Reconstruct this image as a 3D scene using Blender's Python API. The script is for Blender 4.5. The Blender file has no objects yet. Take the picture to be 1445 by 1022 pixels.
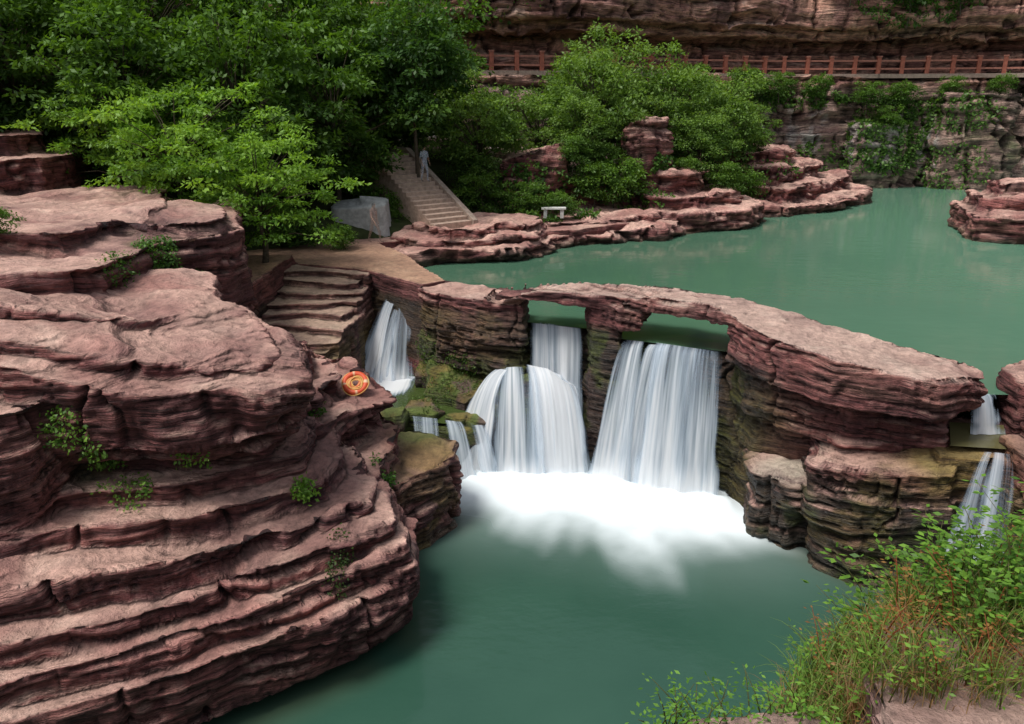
import bpy, math, random
import numpy as np
from mathutils import Vector
sc=bpy.context.scene
# ------------------------------------------------------------------ noise
def _h(a,b,c,s):
    M=np.int64(0xffffffff)
    h=(a*374761393+b*668265263+c*1440662683+s*69069+12345)&M
    h=((h^(h>>13))*1274126177)&M
    h=((h^(h>>15))*668265263)&M
    h=h^(h>>16)
    return h.astype(np.float64)/4294967295.0
def vn(x,y,z,s=0):
    x=np.asarray(x,float);y=np.asarray(y,float)+0*x;z=np.asarray(z,float)+0*x
    xi=np.floor(x);yi=np.floor(y);zi=np.floor(z)
    fx=x-xi;fy=y-yi;fz=z-zi
    fx=fx*fx*(3-2*fx);fy=fy*fy*(3-2*fy);fz=fz*fz*(3-2*fz)
    a=xi.astype(np.int64);b=yi.astype(np.int64);c=zi.astype(np.int64)
    r=0
    for i in (0,1):
        wx=fx if i else 1-fx
        for j in (0,1):
            wy=fy if j else 1-fy
            for k in (0,1):
                wz=fz if k else 1-fz
                r=r+wx*wy*wz*_h(a+i,b+j,c+k,s)
    return r
def cellh(x,y,z,s):
    return _h(np.floor(x).astype(np.int64),np.floor(y).astype(np.int64),np.floor(z).astype(np.int64),s)
def fbm(x,y,z,o=3,s=0):
    r=0;a=.5;t=0
    for i in range(o):
        r=r+a*vn(x,y,z,s+i*7);t+=a;a*=.5;x=x*2.03;y=y*2.03;z=z*2.03
    return r/t
def sst(a,b,x):
    t=np.clip((x-a)/(b-a),0,1);return t*t*(3-2*t)
# ------------------------------------------------------------------ mesh helpers
def link(ob):
    sc.collection.objects.link(ob);return ob
def np_mesh(name,V,F,smooth=True):
    me=bpy.data.meshes.new(name)
    V=np.ascontiguousarray(V,dtype=np.float32);F=np.ascontiguousarray(F,dtype=np.int32)
    n,k=F.shape
    me.vertices.add(len(V));me.vertices.foreach_set('co',V.ravel())
    me.loops.add(n*k);me.loops.foreach_set('vertex_index',F.ravel())
    me.polygons.add(n);me.polygons.foreach_set('loop_start',np.arange(0,n*k,k,dtype=np.int32))
    me.update(calc_edges=True)
    if smooth: me.polygons.foreach_set('use_smooth',np.ones(n,dtype=bool))
    return me
def set_col(me,name,C):
    a=me.attributes.new(name,'FLOAT_COLOR','POINT')
    C4=np.ones((len(me.vertices),4),dtype=np.float32);C4[:,:3]=C
    a.data.foreach_set('color',C4.ravel())
def set_f(me,name,v):
    a=me.attributes.new(name,'FLOAT','POINT')
    a.data.foreach_set('value',np.ascontiguousarray(v,dtype=np.float32))
class Geo:
    def __init__(s): s.v=[];s.f=[];s.c=[]
    def box(s,c,ux,uy,uz,col=(.5,.5,.5)):
        c=Vector(c);ux=Vector(ux);uy=Vector(uy);uz=Vector(uz);b=len(s.v)
        for k in (-1,1):
            for j in (-1,1):
                for i in (-1,1):
                    s.v.append(tuple(c+ux*i+uy*j+uz*k));s.c.append(col)
        for f in ((0,2,3,1),(4,5,7,6),(0,1,5,4),(2,6,7,3),(0,4,6,2),(1,3,7,5)):
            s.f.append(tuple(b+i for i in f))
    def tube(s,pts,rad,n=6,col=(.1,.08,.06)):
        pts=[Vector(p) for p in pts];b=len(s.v)
        for i,p in enumerate(pts):
            d=(pts[min(i+1,len(pts)-1)]-pts[max(i-1,0)])
            if d.length<1e-6:d=Vector((0,0,1))
            d.normalize()
            a=d.cross(Vector((0,0,1)) if abs(d.z)<.9 else Vector((1,0,0))).normalized();e=d.cross(a)
            for k in range(n):
                t=2*math.pi*k/n
                s.v.append(tuple(p+(a*math.cos(t)+e*math.sin(t))*rad[i]));s.c.append(col)
        for i in range(len(pts)-1):
            for k in range(n):
                s.f.append((b+i*n+k,b+i*n+(k+1)%n,b+(i+1)*n+(k+1)%n,b+(i+1)*n+k))
        s.f.append(tuple(b+k for k in range(n))[::-1]);s.f.append(tuple(b+(len(pts)-1)*n+k for k in range(n)))
    def prof(s,pr,o,d,w,half,col):
        b=len(s.v);n=len(pr)
        for sg in (-1,1):
            for (q,z) in pr:
                s.v.append((o[0]+d[0]*q+w[0]*half*sg,o[1]+d[1]*q+w[1]*half*sg,z));s.c.append(col)
        for i in range(n):
            j=(i+1)%n;s.f.append((b+i,b+j,b+n+j,b+n+i))
        s.f.append(tuple(b+i for i in range(n))[::-1]);s.f.append(tuple(b+n+i for i in range(n)))
    def obj(s,name,mat,smooth=False,bevel=0):
        me=bpy.data.meshes.new(name);me.from_pydata(s.v,[],s.f);me.update()
        set_col(me,'Col',np.array(s.c))
        if smooth: me.polygons.foreach_set('use_smooth',np.ones(len(me.polygons),dtype=bool))
        me.materials.append(mat)
        ob=link(bpy.data.objects.new(name,me))
        if bevel:
            m=ob.modifiers.new('b','BEVEL');m.width=bevel;m.segments=2;m.limit_method='ANGLE'
        return ob
# ------------------------------------------------------------------ materials
def newmat(name):
    m=bpy.data.materials.new(name);m.use_nodes=True
    nt=m.node_tree;nt.nodes.clear()
    return m,nt
def N(nt,t,**k):
    n=nt.nodes.new(t)
    for a,b in k.items(): setattr(n,a,b)
    return n
def L(nt,a,b): nt.links.new(a,b)
def math_n(nt,op,a,b=None,clamp=False):
    n=N(nt,'ShaderNodeMath',operation=op,use_clamp=clamp)
    for i,q in enumerate((a,b)):
        if q is None: continue
        if isinstance(q,(int,float)): n.inputs[i].default_value=q
        else: L(nt,q,n.inputs[i])
    return n.outputs[0]
def ramp(nt,src,stops):
    r=N(nt,'ShaderNodeValToRGB');e=r.color_ramp.elements
    while len(e)<len(stops): e.new(.5)
    for i,(p,c) in enumerate(stops):
        e[i].position=p;e[i].color=(c[0],c[1],c[2],1) if hasattr(c,'__len__') else (c,c,c,1)
    L(nt,src,r.inputs[0]);return r.outputs[0]
def mixc(nt,mode,f,a,b):
    n=N(nt,'ShaderNodeMix',data_type='RGBA',blend_type=mode)
    if isinstance(f,(int,float)): n.inputs[0].default_value=f
    else: L(nt,f,n.inputs[0])
    for i,q in ((6,a),(7,b)):
        if isinstance(q,tuple): n.inputs[i].default_value=(*q,1)
        else: L(nt,q,n.inputs[i])
    return n.outputs[2]
def noise(nt,vec,scale,detail=4,rough=.6,dist=0):
    n=N(nt,'ShaderNodeTexNoise');n.inputs['Scale'].default_value=scale
    n.inputs['Detail'].default_value=detail;n.inputs['Roughness'].default_value=rough;n.inputs['Distortion'].default_value=dist
    if vec is not None: L(nt,vec,n.inputs['Vector'])
    return n.outputs[0]
def rock_mat(name,fine=1.0,bump=1.0):
    m,nt=newmat(name)
    out=N(nt,'ShaderNodeOutputMaterial');p=N(nt,'ShaderNodeBsdfPrincipled')
    L(nt,p.outputs[0],out.inputs[0])
    g=N(nt,'ShaderNodeNewGeometry');sep=N(nt,'ShaderNodeSeparateXYZ');L(nt,g.outputs['Position'],sep.inputs[0])
    bed=N(nt,'ShaderNodeAttribute',attribute_name='bed');wet=N(nt,'ShaderNodeAttribute',attribute_name='wet')
    col=N(nt,'ShaderNodeAttribute',attribute_name='Col')
    flat=N(nt,'ShaderNodeAttribute',attribute_name='steep')
    def strat(kx,kz):
        c=N(nt,'ShaderNodeCombineXYZ')
        L(nt,math_n(nt,'MULTIPLY',sep.outputs[0],kx),c.inputs[0]);L(nt,math_n(nt,'MULTIPLY',sep.outputs[1],kx),c.inputs[1])
        L(nt,math_n(nt,'MULTIPLY',bed.outputs['Fac'],kz),c.inputs[2]);return c.outputs[0]
    n1=noise(nt,strat(.8*fine,7*fine),1,5,.68,.3)
    n2=noise(nt,strat(1.3*fine,23*fine),1,4,.68)
    n3=noise(nt,g.outputs['Position'],6*fine,5,.74)
    n4=noise(nt,g.outputs['Position'],1.1*fine,3,.6)
    n5=noise(nt,g.outputs['Position'],34*fine,2,.6)
    st=flat.outputs['Fac']
    v1=ramp(nt,n1,[(.30,(.20,.15,.19)),(.42,(.72,.64,.69)),(.55,(1.03,1.0,1.0)),(.72,(1.38,1.45,1.45))])
    v2=ramp(nt,n2,[(.36,.18),(.45,.80),(.56,1.08),(.7,1.4)])
    v3=ramp(nt,n3,[(.30,.5),(.48,1.0),(.72,1.4)])
    c=mixc(nt,'MULTIPLY',st,col.outputs['Color'],v1)
    c=mixc(nt,'MULTIPLY',math_n(nt,'MULTIPLY',st,.9),c,v2)
    c=mixc(nt,'MULTIPLY',.8,c,v3)
    pale=ramp(nt,n4,[(.54,0.0),(.66,.45)])
    c=mixc(nt,'MIX',pale,c,mixc(nt,'MULTIPLY',1,c,(1.3,1.45,1.45)))
    sp=ramp(nt,n5,[(.60,0.0),(.72,.5)])
    c=mixc(nt,'MIX',sp,c,mixc(nt,'MULTIPLY',1,c,(.45,.42,.42)))
    cv=ramp(nt,g.outputs['Pointiness'],[(.43,.25),(.5,1.0),(.57,1.35)])  # cavity dirt plus occlusion shade put into the colour; ridges lightened
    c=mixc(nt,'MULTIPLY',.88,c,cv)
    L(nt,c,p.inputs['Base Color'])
    r=math_n(nt,'MULTIPLY_ADD',wet.outputs['Fac'],-.45);r.node.inputs[2].default_value=.8
    L(nt,r,p.inputs['Roughness'])
    h=math_n(nt,'ADD',math_n(nt,'MULTIPLY',n1,1.6),math_n(nt,'MULTIPLY',n2,.75))
    h=math_n(nt,'MULTIPLY',h,st)
    h=math_n(nt,'ADD',h,math_n(nt,'MULTIPLY',n3,.65))
    b=N(nt,'ShaderNodeBump');b.inputs['Strength'].default_value=1.0*bump;b.inputs['Distance'].default_value=.17/fine
    L(nt,h,b.inputs['Height']);L(nt,b.outputs[0],p.inputs['Normal'])
    return m
def vcol_mat(name,rough=.7,nscale=8,namt=.4,spec=.4,bump=.0,alpha=1):
    m,nt=newmat(name)
    out=N(nt,'ShaderNodeOutputMaterial');p=N(nt,'ShaderNodeBsdfPrincipled')
    col=N(nt,'ShaderNodeAttribute',attribute_name='Col')
    g=N(nt,'ShaderNodeNewGeometry')
    nz=noise(nt,g.outputs['Position'],nscale,4,.65)
    v=ramp(nt,nz,[(.3,1-namt),(.7,1+namt*.6)])
    c=mixc(nt,'MULTIPLY',1,col.outputs['Color'],v)
    L(nt,c,p.inputs['Base Color']);p.inputs['Roughness'].default_value=rough
    p.inputs['Specular IOR Level'].default_value=spec;p.inputs['Alpha'].default_value=alpha
    if bump:
        b=N(nt,'ShaderNodeBump');b.inputs['Strength'].default_value=bump;b.inputs['Distance'].default_value=.03
        L(nt,nz,b.inputs['Height']);L(nt,b.outputs[0],p.inputs['Normal'])
    L(nt,p.outputs[0],out.inputs[0])
    return m
def leaf_mat(name):
    m,nt=newmat(name)
    out=N(nt,'ShaderNodeOutputMaterial')
    col=N(nt,'ShaderNodeAttribute',attribute_name='Col')
    d=N(nt,'ShaderNodeBsdfDiffuse');L(nt,col.outputs[0],d.inputs[0])
    t=N(nt,'ShaderNodeBsdfTranslucent');L(nt,mixc(nt,'MULTIPLY',1,col.outputs[0],(1.5,1.5,.55)),t.inputs[0])
    gl=N(nt,'ShaderNodeBsdfGlossy');gl.inputs['Roughness'].default_value=.5;gl.inputs[0].default_value=(.9,1,.85,1)
    mx=N(nt,'ShaderNodeMixShader');mx.inputs[0].default_value=.38;L(nt,d.outputs[0],mx.inputs[1]);L(nt,t.outputs[0],mx.inputs[2])
    m2=N(nt,'ShaderNodeMixShader');m2.inputs[0].default_value=.02;L(nt,mx.outputs[0],m2.inputs[1]);L(nt,gl.outputs[0],m2.inputs[2])
    L(nt,m2.outputs[0],out.inputs[0]);return m
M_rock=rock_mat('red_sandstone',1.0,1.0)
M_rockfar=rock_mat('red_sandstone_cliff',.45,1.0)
M_leaf=leaf_mat('leaves')
M_bark=vcol_mat('bark',.9,12,.4,.1,.5)
M_stone=vcol_mat('dressed_stone',.8,5,.35,.2,.4)
M_paint=vcol_mat('plain_surface',.5,20,.12,.4)
M_ghost=vcol_mat('blurred_figure',.8,6,.1,.1,0,.32)
M_soil=vcol_mat('soil',.95,1.5,.5,.1,.6)
# ------------------------------------------------------------------ rocks
ROCKS={}
def prism_data(poly,z0,z1,foot=1.0):
    a=0
    for i in range(len(poly)):
        x1,y1=poly[i][:2];x2,y2=poly[(i+1)%len(poly)][:2];a+=x1*y2-x2*y1
    if a<0: poly=poly[::-1]
    cx=sum(p[0] for p in poly)/len(poly);cy=sum(p[1] for p in poly)/len(poly)
    n=len(poly)
    V=[(cx+(p[0]-cx)*foot,cy+(p[1]-cy)*foot,z0) for p in poly]+[(p[0],p[1],(p[2] if len(p)>2 else z1)) for p in poly]
    F=[tuple(range(n))[::-1],tuple(range(n,2*n))]+[(i,(i+1)%n,n+(i+1)%n,n+i) for i in range(n)]
    return V,F
def disp(V,Nn,seed,amp,thick,tilt,terr,big,joint,bscale,warp,modf,rgk,thin):
    x,y,z=V[:,0],V[:,1],V[:,2]
    g=(fbm(x*bscale,y*bscale,z*bscale,3,seed)-.5)*2*big
    V=V+Nn*g[:,None]
    x,y,z=V[:,0].copy(),V[:,1].copy(),V[:,2].copy()
    bed=z+tilt[0]*x+tilt[1]*y+warp*(fbm(x*.22,y*.22,z*.3,3,seed+3)-.5)+.12*(vn(x*1.3,y*1.3,z*1.3,seed+4)-.5)
    hw=np.sqrt(np.clip(1-Nn[:,2]**2,0,1))
    mod=.30+.9*sst(.3,.7,vn(x*.4/thick*.4,y*.4/thick*.4,z*.5/thick*.4,seed+60))
    if modf: mod=mod*modf(x,y,z)
    wx=x+.35*thick*(vn(x*1.5/thick*.4,y*1.5/thick*.4,z,seed+61)-.5)*3;wy=y+.35*thick*(vn(x*1.5/thick*.4,y*1.5/thick*.4,z,seed+62)-.5)*3
    D=0
    for th,am,sd in ((thick,amp,0),(thick*.33,amp*thin,50)):
        q=bed+th*1.6*(vn(bed/th*.4,0*bed,0*bed+sd,seed+9)-.5)+ (th*.5*(vn(x*.8,y*.8,z*.8,seed+8)-.5) if sd else 0)
        Lh=q/th;k=np.floor(Lh);f=Lh-k
        sc_=(.5 if sd==0 else 1.1)*.42/thick
        cs=.55/thick if sd==0 else .9/thick
        def rr_(kk):
            sm=sst(.15,.85,vn(x*sc_,y*sc_,kk*17.31+.5,seed+11+sd))
            ca,sa=math.cos(.7),math.sin(.7)
            ce=cellh((wx*ca+wy*sa)*cs+kk*.37,(wy*ca-wx*sa)*cs+kk*.71,kk,seed+13+sd)
            return .60*sm+.40*ce
        s=sst(.80,1.0,f)
        r=rr_(k)*(1-s)+rr_(k+1)*s
        lw=cellh(k*1.0,k*0,k*0,seed+15+sd)
        gr=np.exp(-((f-.92)/.085)**2)*(.15+1.1*lw**1.5)
        bul=1-((f-.4)/.5)**2
        D=D+am*(mod if sd==0 else (.5+.5*mod))*((r-.5)*2.1+.28*bul-1.05*gr)
        stair=sst(.66,1.0,f)
        V[:,2]+=np.clip(Nn[:,2],0,1)**2*(stair-f)*th*terr*(1 if sd==0 else .8)*np.clip(mod,0,1)
        if sd==0: K=k
    if joint>0:
        for sd,sx in ((0,.5),(5,.9)):
            jn=vn(x*sx+.4*vn(x*2,y*2,z*2,3),y*sx,z*.15,seed+21+sd)
            D=D-joint*(1 if sd==0 else .6)*np.exp(-((jn-.5)/.02)**2)*1.2*sst(.35,.55,vn(x*.7,y*.7,z*.9,seed+23+sd))
    V[:,0]+=Nn[:,0]*D*hw;V[:,1]+=Nn[:,1]*D*hw;V[:,2]+=np.clip(Nn[:,2],-1,0)*np.abs(D)*.3
    rg=(fbm(x*2.6,y*2.6,z*2.6,4,seed+31)-.5)*.19*min(1,amp*6)*rgk
    V+=Nn*rg[:,None]
    return V,bed,K
def rock(name,prisms,voxel=.08,smooth=4,seed=1,amp=.13,thick=.42,tilt=(.03,-.02),terr=.7,big=.22,joint=.12,bscale=.55,warp=.8,mat=None,water=None,paint=None,pal=None,modf=None,rgk=1,thin=.55):
    V=[];F=[]
    for pr in prisms:
        v,f=prism_data(*pr);b=len(V);V+=v;F+=[tuple(b+i for i in q) for q in f]
    me=bpy.data.meshes.new('t');me.from_pydata(V,[],F);me.update()
    ob=link(bpy.data.objects.new('t',me))
    m=ob.modifiers.new('r','REMESH');m.mode='VOXEL';m.voxel_size=voxel
    m=ob.modifiers.new('s','SMOOTH');m.iterations=smooth;m.factor=.5
    dg=bpy.context.evaluated_depsgraph_get();me2=bpy.data.meshes.new_from_object(ob.evaluated_get(dg))
    bpy.data.objects.remove(ob)
    n=len(me2.vertices);P=np.empty(n*3,dtype=np.float32);me2.vertices.foreach_get('co',P);P=P.reshape(-1,3).astype(float)
    Q=np.empty(n*3,dtype=np.float32);me2.vertex_normals.foreach_get('vector',Q);Q=Q.reshape(-1,3).astype(float)
    P,bed,K=disp(P,Q,seed,amp,thick,tilt,terr,big,joint,bscale,warp,modf,rgk,thin)
    me2.vertices.foreach_set('co',P.astype(np.float32).ravel());me2.update()
    me2.polygons.foreach_set('use_smooth',np.ones(len(me2.polygons),dtype=bool))
    Q=np.empty(n*3,dtype=np.float32);me2.vertex_normals.foreach_get('vector',Q);Q=Q.reshape(-1,3).astype(float)
    x,y,z=P.T;nz=Q[:,2]
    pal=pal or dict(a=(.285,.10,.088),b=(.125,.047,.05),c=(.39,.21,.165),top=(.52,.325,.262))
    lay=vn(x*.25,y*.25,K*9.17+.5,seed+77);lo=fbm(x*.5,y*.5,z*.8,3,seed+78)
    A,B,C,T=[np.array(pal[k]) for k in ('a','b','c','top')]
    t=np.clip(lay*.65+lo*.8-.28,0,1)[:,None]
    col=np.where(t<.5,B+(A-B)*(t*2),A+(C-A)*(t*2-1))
    stain_shade=sst(.5,.63,fbm(x*.7,y*.7,z*.35,3,seed+90))*.6  # dark purple patches: staining plus shadow tone painted into the rock colour
    col=col*(1-stain_shade[:,None])+col*np.array((.42,.36,.44))*stain_shade[:,None]
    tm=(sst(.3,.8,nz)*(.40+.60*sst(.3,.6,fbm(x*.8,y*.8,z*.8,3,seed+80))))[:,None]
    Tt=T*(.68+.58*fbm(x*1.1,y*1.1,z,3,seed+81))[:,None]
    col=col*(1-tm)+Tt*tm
    wet=np.zeros(n)
    for (wl,hh) in (water or []):
        w=(1-sst(wl+.05,wl+hh,z+.25*(fbm(x*2,y*2,z*2,2,5)-.5)))*(z>wl-2)
        wet=np.maximum(wet,w*.8)
        col=col*(1-.78*w[:,None])+np.array((.05,.055,.02))*.5*w[:,None]
    if paint: col,wet=paint(P,Q,col,wet)
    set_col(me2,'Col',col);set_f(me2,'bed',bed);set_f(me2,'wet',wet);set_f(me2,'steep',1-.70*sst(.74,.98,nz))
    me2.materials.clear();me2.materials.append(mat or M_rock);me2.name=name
    ROCKS[name]=(P,Q)
    print('ROCK',name,n)
    return link(bpy.data.objects.new(name,me2))
MOSS=np.array((.075,.11,.016));BRN=np.array((.16,.12,.033));DRK=np.array((.028,.026,.017))
def mixm(col,c,w): return col*(1-w[:,None])+c*w[:,None]

# left foreground
def paint_left(P,Q,col,wet):
    x,y,z=P.T
    m=sst(.5,.62,fbm(x*1.2,y*1.2,z*1.2,3,9))*sst(2.6,1.2,z)*sst(16.8,18,y)
    col=mixm(col,BRN,m*.8)
    m=np.exp(-(((x+2.3)/1.0)**2+((y-19.3)/1.2)**2))*sst(1.6,1.9,z)*sst(2.9,2.5,z)*sst(.4,.8,Q[:,2])
    col=mixm(col,np.array((.22,.14,.045)),np.clip(m*1.3,0,.85))
    m=np.exp(-(((x+2.6)/.9)**2+((y-20.6)/.7)**2))*sst(3.0,2.4,z);col=mixm(col,MOSS,np.clip(m*1.2,0,.85))
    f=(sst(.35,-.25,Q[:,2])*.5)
    col=mixm(col,np.array((.11,.038,.038)),f)  # shade of undersides and steep faces painted into the colour
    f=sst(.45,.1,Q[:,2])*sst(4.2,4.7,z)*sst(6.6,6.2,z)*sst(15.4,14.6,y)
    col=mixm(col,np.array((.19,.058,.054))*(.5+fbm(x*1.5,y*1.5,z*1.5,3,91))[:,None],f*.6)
    m=np.exp(-(((x+8.0)/.5)**2+((z-3.9)/.55)**2))*sst(13,13.6,y)*sst(.3,.5,fbm(x*3,y*3,z*3,2,4))
    col=mixm(col,MOSS*.7,np.clip(m,0,1)*.8)
    m=sst(.5,.6,fbm(x*1.0,y*1.0,z*.6,3,19))*sst(1.0,.2,np.hypot(x+9.3,y-20.8))
    col=mixm(col,MOSS*.8,m)
    return col,wet
BK=[(-9,20),(-14,18)]
rock('foreground_rock_terraces',[
 ([(-2.65,14.5),(-2.8,15.8),(-3.1,17.2),(-3.4,19)]+BK+[(-14,9.4),(-9.5,9.9),(-6.5,11.2),(-4.5,12.7),(-3.3,13.7)],-1.2,.5),
 ([(-2.05,14.3),(-2.3,15.8),(-2.9,17.2),(-3.3,19)]+BK+[(-14,8.9),(-9.5,9.3),(-6.5,10.6),(-4.2,12.2),(-2.8,13.3)],.3,1.7),
 ([(-2.2,14.4),(-2.5,15.8),(-3.1,17.1),(-3.5,19)]+BK+[(-14,9.2),(-9.5,9.6),(-6.6,10.9),(-4.4,12.45),(-3.0,13.5)],1.5,2.2),
 ([(-2.5,14.6),(-2.8,15.9),(-3.4,17.0),(-3.7,19)]+BK+[(-14,9.7),(-9.5,10.1),(-6.6,11.3),(-4.6,12.8),(-3.3,13.75)],2.0,2.65),
 ([(-3.0,14.8,2.9),(-3.1,16,2.95),(-3.8,17.4,3.1),(-14,18.5,4.2),(-14,10.5,3.4),(-9,10.9,3.3),(-6.2,12.1,3.2),(-4.2,13.6,3.0)],2.2,3.4),
 ([(-3.8,14.9,3.3),(-3.7,16,3.4),(-4.2,17.4,3.6),(-14,18.5,4.4),(-14,11.4,3.9),(-9,12.0,3.8),(-6.2,12.9,3.6),(-4.8,13.9,3.5)],2.4,3.6),
 ([(-4.4,15.0,3.9),(-4.5,16.5,4.1),(-14,18,4.5),(-14,12.2,4.4),(-9,12.7,4.2),(-6.3,13.5,4.0)],3,4.2),
 ([(-4.9,14.6),(-4.7,16.5),(-14,18),(-14,12.8),(-9,13.4),(-6.4,14.0)],3,4.7),
 ([(-4.75,14.15),(-4.35,14.9),(-5.1,16.6),(-6.5,18),(-14,19),(-14,13.3),(-9,13.4),(-7,13.3)],4.45,5.0),
 ([(-4.6,13.9,5.5),(-4.1,14.8,5.6),(-5.0,16.6,5.9),(-6.5,18,6.3),(-14,19,6.8),(-14,13.0,6.7),(-9,13.1,6.5),(-7,13.0,6.0)],4.8,6.0),
 ([(-5.1,14.4,5.85),(-4.8,15.2,5.9),(-5.6,16.8,6.2),(-7,18,6.5),(-14,19,7.0),(-14,13.5,7.0),(-9,13.7,6.8),(-7.2,13.6,6.4)],5,6.4),
 ([(-8.3,12.5),(-8.1,13.9),(-12,14.5),(-14,11.9),(-9.5,11.7)],3.8,5.9),
 ([(-8.0,12.3),(-7.4,13.5),(-12,14.5),(-14,11.5),(-9.5,11.5)],3.0,3.6),
 ([(-7.5,15.4,6.7),(-6.7,17.3,6.3),(-7.6,20,6.6),(-14,20,7.3),(-14,15,7.2),(-10,14.7,7.1)],5,6.95),
 ([(-5.5,20.6,4.8),(-5.0,19,4.9),(-5.3,17.3,5.2),(-9,17,5.8),(-9,21.6,5.3),(-7,21.4,4.9)],2,5.1),
 ([(-4.9,20.3),(-4.35,18.8),(-4.5,17),(-8,16.5),(-8,21.8),(-5.6,21.4)],1,4.4),
 ([(-2.95,19.15,3.65),(-3.6,20.2,3.8),(-4.5,21.6,3.9),(-8,22,4),(-8,16.2,4),(-4.4,16.6,3.9),(-3.9,17.7,3.75)],3.3,3.85),
 ([(-3.3,19.1),(-3.9,20.3),(-4.8,21.4),(-8,22),(-8,16.2),(-4.6,16.6),(-4.2,17.9)],0,3.45),
 ([(-2.9,18),(-2.9,19.4),(-3.9,21),(-8,21),(-8,15.5),(-4,15.6),(-3.2,16.4)],0,2.8),
 ([(-1.5,19.0),(-1.45,20.0),(-2.6,20.8),(-4,20.4),(-3.3,17.0),(-2.2,18.0)],-1.2,2.05),
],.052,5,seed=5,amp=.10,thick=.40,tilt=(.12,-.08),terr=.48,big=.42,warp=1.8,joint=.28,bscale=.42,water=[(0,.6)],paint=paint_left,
 modf=lambda x,y,z:1-.35*sst(4.4,4.8,z)*sst(16,15,y),rgk=1.3,thin=.85)

rock('left_rock_plateau',[
 ([(-9.2,16.5),(-9.1,19),(-9.2,20.6),(-8.5,21.4),(-8.0,22.3),(-7.9,23.4),(-8.6,25),(-10,29),(-14,31),(-26,32),(-26,15.5),(-14,15.2)],2,7.4),
 ([(-8.9,21.7),(-8.3,22.2),(-8.2,23.2),(-8.9,24.6),(-11,26),(-12,23.5),(-10,21.5)],5,7.75),
 ([(-11.0,19.5),(-10.4,24),(-13,30),(-26,32),(-26,17)],7,7.85),
 ([(-16.8,29.2),(-16.6,31),(-18,35),(-30,36),(-30,26),(-19,27.0)],6,9.0),
 ([(-18.3,30),(-18,32),(-20,35),(-30,36),(-30,27),(-20,28)],6,9.7),
 ([(-8.1,20.5),(-8.0,23),(-8.6,26),(-12,26),(-12,19),(-8.4,18)],2,5.4),
 ([(-7.8,17.5),(-7.9,20.2),(-10,21),(-10,16.5)],4,6.2),
 ],.08,3,seed=8,amp=.12,thick=.5,tilt=(.05,.03),big=.36,warp=1.6,joint=.25,terr=.45,bscale=.4,thin=.7,paint=paint_left)

# dam with natural bridge
def paint_dam(P,Q,col,wet):
    x,y,z=P.T
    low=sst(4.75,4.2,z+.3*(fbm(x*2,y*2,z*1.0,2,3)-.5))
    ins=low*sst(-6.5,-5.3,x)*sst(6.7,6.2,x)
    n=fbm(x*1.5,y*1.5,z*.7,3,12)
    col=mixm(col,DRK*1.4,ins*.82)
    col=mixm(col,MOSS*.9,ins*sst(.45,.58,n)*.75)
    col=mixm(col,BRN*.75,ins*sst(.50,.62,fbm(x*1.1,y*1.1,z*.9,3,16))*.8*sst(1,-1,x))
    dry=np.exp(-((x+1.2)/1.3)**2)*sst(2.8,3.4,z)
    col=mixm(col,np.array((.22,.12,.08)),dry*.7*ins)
    wet=np.maximum(wet,ins*.7)
    br=sst(2.8,1.4,z)*sst(5.8,6.6,x)
    col=mixm(col,DRK*1.2,br*.8)
    br=np.exp(-(((x-6.5)/.6)**2))*sst(4.6,3.2,z)
    col=mixm(col,BRN*.5,np.clip(br,0,1)*.8)
    t=sst(.6,.9,Q[:,2])*sst(4.9,5.1,z)
    col=mixm(col,np.array((.54,.40,.33)),t*.6)
    return col,wet
rock('natural_stone_bridge',[
 ([(-5.2,28.6),(-4.3,27.9),(-3.4,27.3),(-2.7,25.6),(-.5,24.0),(.5,24.3),(2.2,23.5),(2.5,22.7),(3.2,22.35),(5.95,21.05),(6.4,20.4),(8,21.5),(6,22.9),(3.5,24.3),(2.4,25.2),(.5,26),(-2,27.4),(-3,29),(-4.2,29.9)],-1.2,4.02),
 ([(-3.1,26.0),(-2.75,25.3),(-1.7,24.4),(-.5,23.7),(.35,23.5),(.55,24.8),(-1.2,26.2),(-2.6,27.3)],2.6,5.0),
 ([(-3.0,26.0),(-2.6,25.6),(-1.7,24.9),(-.5,24.0),(.35,23.8),(.55,24.8),(-1.2,26.2),(-2.6,27.3)],-1.2,4.0),
 ([(2.2,23.3),(2.35,22.6),(3.15,22.1),(3.35,22.9),(2.6,23.9)],-1.2,5.35),
 ([(2.9,22.7),(3.1,21.95),(3.7,21.9),(4.0,22.9)],4.6,5.35),
 ([(-.9,23.6,5.1),(.1,23.15,5.35),(.9,22.95,5.55),(2.4,22.4,5.5),(4,21.8,5.6),(5.3,21.0,5.6),(5.8,20.0,5.5),(7.2,20.6,5.4),(6.5,22.0,5.5),(4.8,23.3,5.6),(2.6,24.2,5.5),(.8,24.6,5.5),(-.6,24.9,5.1)],5.18,5.5),
 ([(5.75,20.3,5.45),(5.85,19.4,5.5),(6.2,18.6,5.4),(7.3,17.0,5.25),(9.2,16.1,5.1),(10.5,16.8,5.0),(10.7,17.6,5.0),(9.3,18.9,5.2),(7.6,20.6,5.4),(6.6,21.6,5.45)],4.2,5.3),
 ([(6.0,20.6),(6.1,19.4),(6.6,18.6),(7.9,17.3),(9.9,16.9),(10.4,17.8),(7,21.5)],3.0,4.4),
 ([(6.15,20.6),(6.4,19.3),(7.1,18.8),(8.4,18.1),(10.4,17.6),(11,19),(7,21.5)],-1.2,3.4),
 ],.054,2,seed=21,amp=.115,thick=.32,tilt=(.05,.03),big=.13,terr=.5,joint=.18,thin=.65,water=[(0,.9)],paint=paint_dam)

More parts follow.
